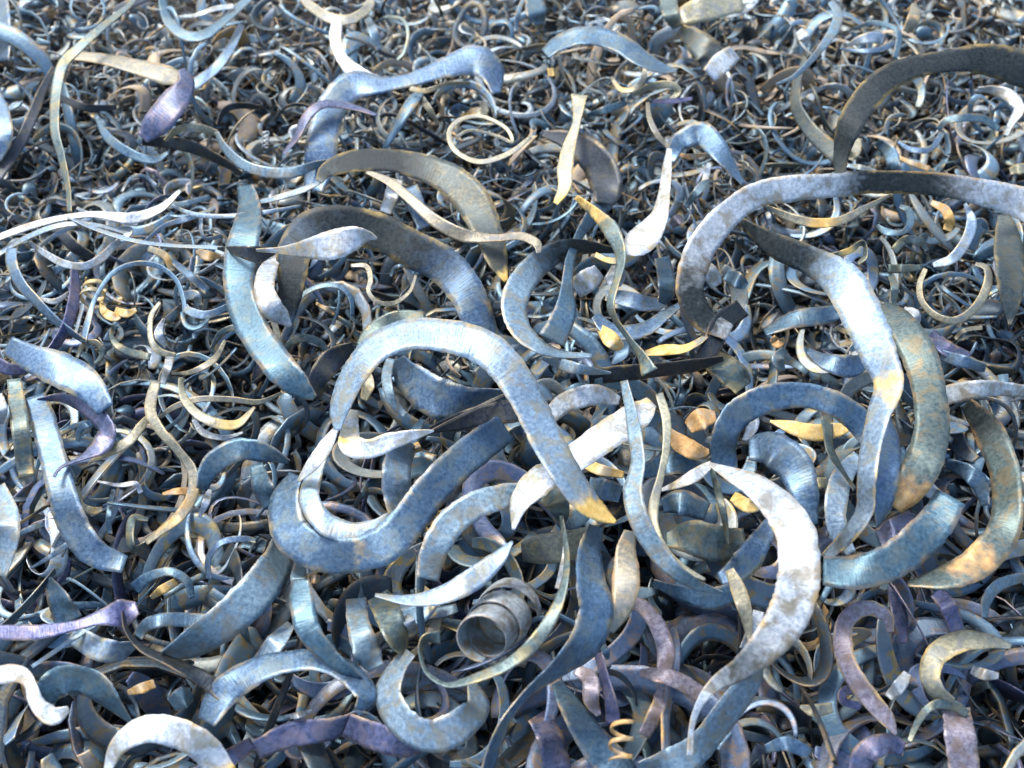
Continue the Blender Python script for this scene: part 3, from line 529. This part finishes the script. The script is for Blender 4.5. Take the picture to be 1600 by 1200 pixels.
rib('F','white',6.5,'white tipped violet scrap right of the question mark strip','1388,1090,14 1405,1072,22 1418,1052,14',ty=26)
rib('R','blue',5,'dark blue arch at the bottom, left of the foot of question mark strip','1196,1170,14 1230,1162,24 1265,1178,18',ty=20)
rib('R','violet',5,'violet dusty strap at the bottom edge under the blue arch, left','395,1160,20 350,1190,30 300,1212,20',ty=20)
rib('R','violet',(5,6),'long dusky violet band near the bottom under the dark hollow of the blue arch','400,1172,30 455,1148,40 520,1138,34 560,1120,16',ty=24)
rib('F','white',6.5,'small white sliver in the dark hollow of the blue arch','446,1119,4 465,1118,10 488,1110,4',ty=30)
rib('R','pale',9,'frosty strip left of the tapering blue blade','470,880,18 466,905,24 472,930,16',ty=18)
rib('R','pale',7,'frosty pale slant under the tapering blue blade','455,975,14 430,1005,30 405,1035,22',ty=26)
rib('F','rust',10,'orange scrap above the tapering blue blade','484,902,14 492,904,16 500,904,8',ty=26)
rib('R','pale',7,'pale narrow strip slanting to the middle of the lower left','330,1080,24 365,1062,30 395,1045,26',ty=26)
rib('F','white',9,'small white block right of the grey green paddle','634,962,14 640,972,18 646,982,12',ty=26)
rib('F','rust',6.5,'tan orange leaf at lower left above the small blue arch','236,934,6 252,922,14 276,908,12',ty=28)
rib('C','blue',6,'blue hook over the tan orange leaf','210,920,22 232,902,16 265,893,14 292,908,14 300,935,8',ty=16)
rib('F','rust',5.5,'orange brown plate below the left end of the thin dark strap','200,1082,8 220,1076,16 242,1068,14',ty=26)
rib('R','pale',6.5,'frosty grey plate right of the orange brown plate','268,1102,22 285,1090,34 300,1085,20',ty=24)
rib('C','pale',6.5,'long thin grey stick slanting across the lower left','50,1042,6 90,1015,7 130,988,6 155,974,4',ty=20)
rib('O','blue',7,'dark blue ring below the foot of the blue arch with black hollow','326,905,8 326,872,9 345,848,10 380,842,10 400,845,6',ty=14)
rib('C','blue',6,'grey pointed stick below the broad descending strap','48,888,3 75,872,7 110,848,10',ty=20)
rib('F','pale',6,'small pale grey feather left of the broad descending strap','24,836,4 48,826,9 68,818,8',ty=26)
rib('R','blue',7,'small blue arch at the left above the black gap with bright crescent end','118,700,6 126,670,10 145,662,12 160,672,8',ty=12)
rib('C','blue',7,'blue strip with a bulging end below the curled lilac band','100,735,14 112,738,24 124,730,12',ty=24)
rib('C','pale',(7,9,8),'upper of two pale strands beside the long white strip at the left edge','-10,402,7 40,372,8 95,352,8 150,352,7 205,366,6',ty=26)
rib('C','pale',(6,8,7),'pale strand crossing diagonally below the long white strip, left edge','55,392,5 85,368,7 125,348,8 170,330,6',ty=26)
rib('C','white',(7,8,7),'short bright strand above the lilac widening, left middle','120,325,5 150,338,7 190,345,8 215,352,5',ty=26)
rib('C','pale',(8,9,9),'thin pale strand running level into the wide blue strap from the left','262,318,4 300,334,7 345,338,7 400,334,8 470,322,4',ty=26)
rib('C','pale',(8,9,9),'pale level strand between the blue strap and the dark grey arch','395,318,5 430,310,9 470,298,10 500,285,5',ty=28)
rib('C','pale',(7,8,8),'pale fork shaped strand inside the bend of the blue hoop','150,372,4 175,362,9 202,360,12 190,378,8',ty=28)
rib('O','grey',(7,8,7),'greenish ringlet below the wire like curl, left middle','330,545,5 345,520,8 372,512,10 392,525,9 388,548,6',ty=20)
rib('O','grey',(7,8,7),'greenish ringlet left of the teal half ring','120,560,5 130,540,8 150,535,9 160,552,8 148,570,5',ty=20)
# springs
spring('wide pale cylinder coil with a dark round mouth, below the broad pale blade','white',750,998,800,948,11,34,2.8,46,ph0=1.0,r1=48,rust=-0.45,h2=7)
spring('small orange spring with pointed teeth between the bowl crescent and pale blue arc','rust',652,830,702,800,9,9,4.5,5,ph0=.4,rust=0.8)
spring('small yellow spring of two turns at the bottom middle','tan',974,1122,968,1192,10,18,2.6,7,ph0=2.2,rust=0.5)
spring('tiny silver spring at the upper left, beside the sagging strip','white',416,205,415,232,6,5,4,3,rust=0.0)
spring('small olive coil under the white crescent, left middle','tan',142,472,152,440,6,17,2.6,8,rust=0.4)
# ------------------------------------------------------------------ the heap beneath
import numpy as np
gm = bpy.data.materials.new('heap floor gap shade'); gm.use_nodes = True
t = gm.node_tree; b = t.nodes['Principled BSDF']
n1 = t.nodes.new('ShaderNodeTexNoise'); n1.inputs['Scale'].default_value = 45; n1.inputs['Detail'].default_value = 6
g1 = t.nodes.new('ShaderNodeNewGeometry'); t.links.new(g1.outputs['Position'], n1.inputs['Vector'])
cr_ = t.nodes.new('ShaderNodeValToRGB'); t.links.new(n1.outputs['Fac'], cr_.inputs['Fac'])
cr_.color_ramp.elements[0].position = 0.35; cr_.color_ramp.elements[0].color = (0.006, 0.007, 0.011, 1)  # near-black base colour paints in the deep shade of the gaps
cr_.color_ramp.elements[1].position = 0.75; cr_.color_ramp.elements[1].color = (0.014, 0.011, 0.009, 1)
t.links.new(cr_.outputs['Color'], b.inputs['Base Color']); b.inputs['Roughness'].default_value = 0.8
NX, NY = 220, 220
vs_, fs_ = [], []
for j in range(NY + 1):
    for i in range(NX + 1):
        x = -2.2 + 4.4 * i / NX; y = -1.1 + 4.2 * j / NY
        z = -0.06 + dip(x, y) + 0.02 * noise.noise(Vector((x * 14, y * 14, 0))) + 0.018 * noise.noise(Vector((x * 45, y * 45, 4)))
        vs_.append((x, y, z))
for j in range(NY):
    for i in range(NX):
        a = j * (NX + 1) + i; fs_.append((a, a + 1, a + NX + 2, a + NX + 1))
me = bpy.data.meshes.new('ground'); me.from_pydata(vs_, [], fs_); me.materials.append(gm)
me.polygons.foreach_set('use_smooth', [True] * len(me.polygons))
go = bpy.data.objects.new('ground', me); COL.objects.link(go); go['kind'] = 'structure'
go['label'] = 'floor of the swarf heap, the shade of its gaps painted near black'

def chip_buf(g, r, w, ang, n=9, na=2, th=0.0011, mi=0):
    """one loose turning about the origin: an arc of a cone, tapering at its ends"""
    P, X, R = [], [], []
    lift = g.uniform(-0.5, 0.8) * r; cone = g.uniform(-0.9, 0.9); tw = g.uniform(-1.0, 1.0); el = g.uniform(0.5, 1.0); grow = g.uniform(-0.5, 0.5); wob = g.uniform(0, 0.28); wp = g.uniform(0, 6)
    for i in range(n + 1):
        s = i / n; a = (s - 0.5) * ang
        rr = r * (1 + grow * (s - 0.5) + wob * math.sin(a * 1.7 + wp))
        p = Vector((math.cos(a) * rr, math.sin(a) * rr * el, lift * (s - 0.5) + r * wob * 1.5 * math.sin(a * 1.3 + wp)))
        rad = Vector((math.cos(a), math.sin(a) * el, 0)).normalized()
        c = cone + tw * (s - 0.5)
        ww = w * (0.25 + 0.75 * math.sin(math.pi * min(1, max(0, s * 0.94 + 0.03))) ** 0.6)
        P.append(p); X.append((rad * math.cos(c) + Vector((0, 0, 1)) * math.sin(c)) * ww * 0.5); R.append(0.0)
    b = Buf(); sweep(b, P, X, R, th, g.uniform(-.15, .15), mi, na); return b

MATS = ['blue', 'pale', 'white', 'dark', 'grey', 'tan', 'rust', 'violet', 'pink', 'slate', 'brown']
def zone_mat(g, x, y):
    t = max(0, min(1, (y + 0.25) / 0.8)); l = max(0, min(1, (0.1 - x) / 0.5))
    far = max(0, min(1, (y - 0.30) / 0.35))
    wt = {'brown': 0.01 + 0.16 * far, 'blue': 0.36, 'pale': 0.05 + 0.12 * t + 0.10 * l, 'white': 0.012 + 0.10 * t + 0.03 * l + 0.14 * far, 'dark': 0.46 - 0.18 * t, 'slate': 0.08 + 0.10 * t, 'grey': 0.04 + 0.07 * t,  # extra dark chips, more towards the near side, paint shade into the heap
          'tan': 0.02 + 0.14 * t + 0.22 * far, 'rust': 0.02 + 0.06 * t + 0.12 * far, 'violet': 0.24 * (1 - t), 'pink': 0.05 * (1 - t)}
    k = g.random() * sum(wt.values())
    for m, v in wt.items():
        k -= v
        if k <= 0: return m
    return 'blue'
def zone_size(g, x, y):
    t = max(0, min(1, (y + 0.30) / 0.55))
    r = g.uniform(0.018, 0.048) * (1 - t) + g.uniform(0.009, 0.030) * t
    if g.random() < 0.12: r *= 1.5
    w = r * (g.uniform(0.2, 0.6) * (1 - t) + g.uniform(0.2, 0.75) * t)
    return r, w

# prototypes (numpy) copied into one mesh of countless loose chips
PROT = []
for k in range(110):
    g = random.Random(900 + k)
    PROT.append(chip_buf(g, 1.0, g.choice((0.16, 0.22, 0.32, 0.45, 0.7)), g.choice((0.7, 1.0, 1.4, 1.8, 2.3, 3.0, 4.0, 5.2)), 9 if k % 3 else 12, 2, 0.045))
LOOPS = []
for k in range(60):
    g = random.Random(1900 + k)
    LOOPS.append(chip_buf(g, 1.0, g.choice((0.08, 0.11, 0.15, 0.22, 0.34)), g.choice((1.8, 2.6, 3.4, 4.4, 5.4, 6.6)), 20, 3, 0.028))
def heap(name, label, n, zlo, zhi, seed, xr, yr, scale=1.0, PROTS=None):
    g = random.Random(seed)
    V, F, UV, MI, SM = [], [], [], [], []; off = 0
    for c in range(n):
        y = g.uniform(*yr); lim = 0.66 + 0.34 * (y + 0.45); x = g.uniform(-lim, lim)
        if y > 0.78 and g.random() < 0.6: y -= 0.7
        if g.random() > (0.35 if zhi < 0.02 else 0.75) + 0.65 * max(0, min(1, (y + 0.3) / 0.5)): continue
        p = PROTS[g.randrange(len(PROTS))]
        r, w = zone_size(g, x, y); r *= scale
        z = zlo + dip(x, y) +  (zhi - zlo) * g.random() ** 1.2
        ti = g.gauss(0, 0.75); E = Matrix.Rotation(g.uniform(0, 6.283), 3, 'Z') @ Matrix.Rotation(ti, 3, 'X') @ Matrix.Rotation(g.uniform(0, 6.283), 3, 'Z')
        A = np.array(E) * r
        if not hasattr(p, 'np'):
            p.np = np.array([tuple(v) for v in p.v]); p.nf = np.array(p.f); p.nu = np.array(p.uv); p.ns = np.array(p.sm)
        V.append(p.np @ A.T + (x, y, z)); F.append(p.nf + off); off += len(p.np)
        u = p.nu.copy(); k10 = u[:, 0] > 5; u[:, 0] = np.where(k10, (u[:, 0] - 10) * r + 10, u[:, 0] * r); UV.append(u)
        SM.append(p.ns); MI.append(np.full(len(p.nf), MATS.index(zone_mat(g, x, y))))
    V = np.concatenate(V); F = np.concatenate(F); UV = np.concatenate(UV); MI = np.concatenate(MI)
    me = bpy.data.meshes.new(name)
    me.vertices.add(len(V)); me.vertices.foreach_set('co', V.ravel())
    me.loops.add(F.size); me.loops.foreach_set('vertex_index', F.ravel().astype(np.int32))
    me.polygons.add(len(F)); me.polygons.foreach_set('loop_start', np.arange(0, F.size, 4, dtype=np.int32))
    me.polygons.foreach_set('material_index', MI.astype(np.int32)); me.polygons.foreach_set('use_smooth', np.concatenate(SM))
    uvl = me.uv_layers.new(name='UVMap'); uvl.data.foreach_set('uv', UV.ravel())
    for m in MATS: me.materials.append(M[m])
    me.update(calc_edges=True); me.validate()
    o = bpy.data.objects.new(name, me); COL.objects.link(o)
    o['label'] = label; o['category'] = 'metal chips'; o['kind'] = 'stuff'
    return o
heap('loose_metal_chips', 'countless small curled steel chips filling the heap below the bigger ribbons', 30000, -0.07, 0.008, 5, None, (-0.5, 1.05), 1.0, PROT)
heap('loose_metal_loops', 'mass of open steel loops and thin strips matted over the fine chips', 3500, -0.05, 0.034, 15, None, (-0.5, 1.05), 2.0, LOOPS)

# single small curls that stand out of the mass, between the traced ribbons
SMALL = {
 'far':   ('small curl among the fine chips in the far top strip of the heap', 'small curls among the fine chips at the top'),
 'left':  ('small curl among the loose chips on the left side of the heap', 'small curls on the left side'),
 'right': ('small curl among the loose chips on the right side of the heap', 'small curls on the right side'),
 'near':  ('small curl in the dark hollows along the near bottom edge', 'small curls in the dark near hollows')}
TONE = {'blue': 'blue grey', 'pale': 'pale silver', 'white': 'bright white', 'dark': 'dark', 'grey': 'green grey', 'tan': 'straw yellow', 'rust': 'rust orange', 'violet': 'violet', 'pink': 'pinkish', 'slate': 'olive slate', 'brown': 'brown'}
g = random.Random(77)
def small(zone, n, box, rs=1.15, ws=1.05):
    for k in range(n):
        px, py = g.uniform(box[0], box[2]), g.uniform(box[1], box[3])
        p, kk = at(px, py, g.uniform(0.022, 0.045))
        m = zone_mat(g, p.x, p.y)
        r, w = zone_size(g, p.x, p.y)
        b = chip_buf(g, r * rs, w * ws, g.choice((1.2, 2.0, 2.8, 3.6, 4.8)), 18, 4, 0.0012)
        E = Matrix.Rotation(g.uniform(0, 6.283), 3, 'Z') @ Matrix.Rotation(g.gauss(0, 0.4), 3, 'X')
        b.v = [E @ v + p for v in b.v]
        lb, gr = SMALL[zone]
        nm = 'metal_curl'
        o = finish(b, nm, [M[m]]); o['label'] = TONE[m] + ' ' + lb; o['category'] = 'metal curl'; o['group'] = TONE[m] + ' ' + gr
small('far', 50, (0, -10, 1600, 250), 1.6, 0.9)
small('left', 26, (0, 250, 420, 900))
small('left', 30, (0, 250, 440, 900), 1.7, 0.55)
small('far', 20, (420, 150, 1500, 330), 1.7, 0.55)
small('right', 16, (1050, 300, 1600, 950))
small('near', 26, (0, 900, 1600, 1190))

def buried(n, box, seed, z0, z1):
    g = random.Random(seed)
    for k in range(n):
        px, py = g.uniform(box[0], box[2]), g.uniform(box[1], box[3])
        p, kk = at(px, py, g.uniform(z0, z1))
        m = g.choice(('blue', 'blue', 'dark', 'grey', 'violet' if py > 800 else 'blue', 'slate', 'pale', 'pale', 'tan' if py < 900 else 'blue'))
        r = g.uniform(0.025, 0.065)
        b = chip_buf(g, r * 1.1, g.uniform(0.010, 0.026), g.choice((1.2, 1.8, 2.4, 3.2, 4.0)), 26, 6, 0.0014)
        E = Matrix.Rotation(g.uniform(0, 6.283), 3, 'Z') @ Matrix.Rotation(g.gauss(0, 0.35), 3, 'X')
        b.v = [E @ v + p for v in b.v]
        o = finish(b, 'metal_ribbon', [M[m]]); o['label'] = TONE[m] + ' ribbon half buried under the broad ribbons of the tangle'
        o['category'] = 'metal ribbon'; o['group'] = TONE[m] + ' ribbons half buried under the tangle'
buried(84, (580, 590, 1560, 930), 3, 0.02, 0.065)
buried(34, (20, 900, 1580, 1180), 4, 0.01, 0.04)
buried(22, (850, 380, 1500, 620), 6, 0.01, 0.04)
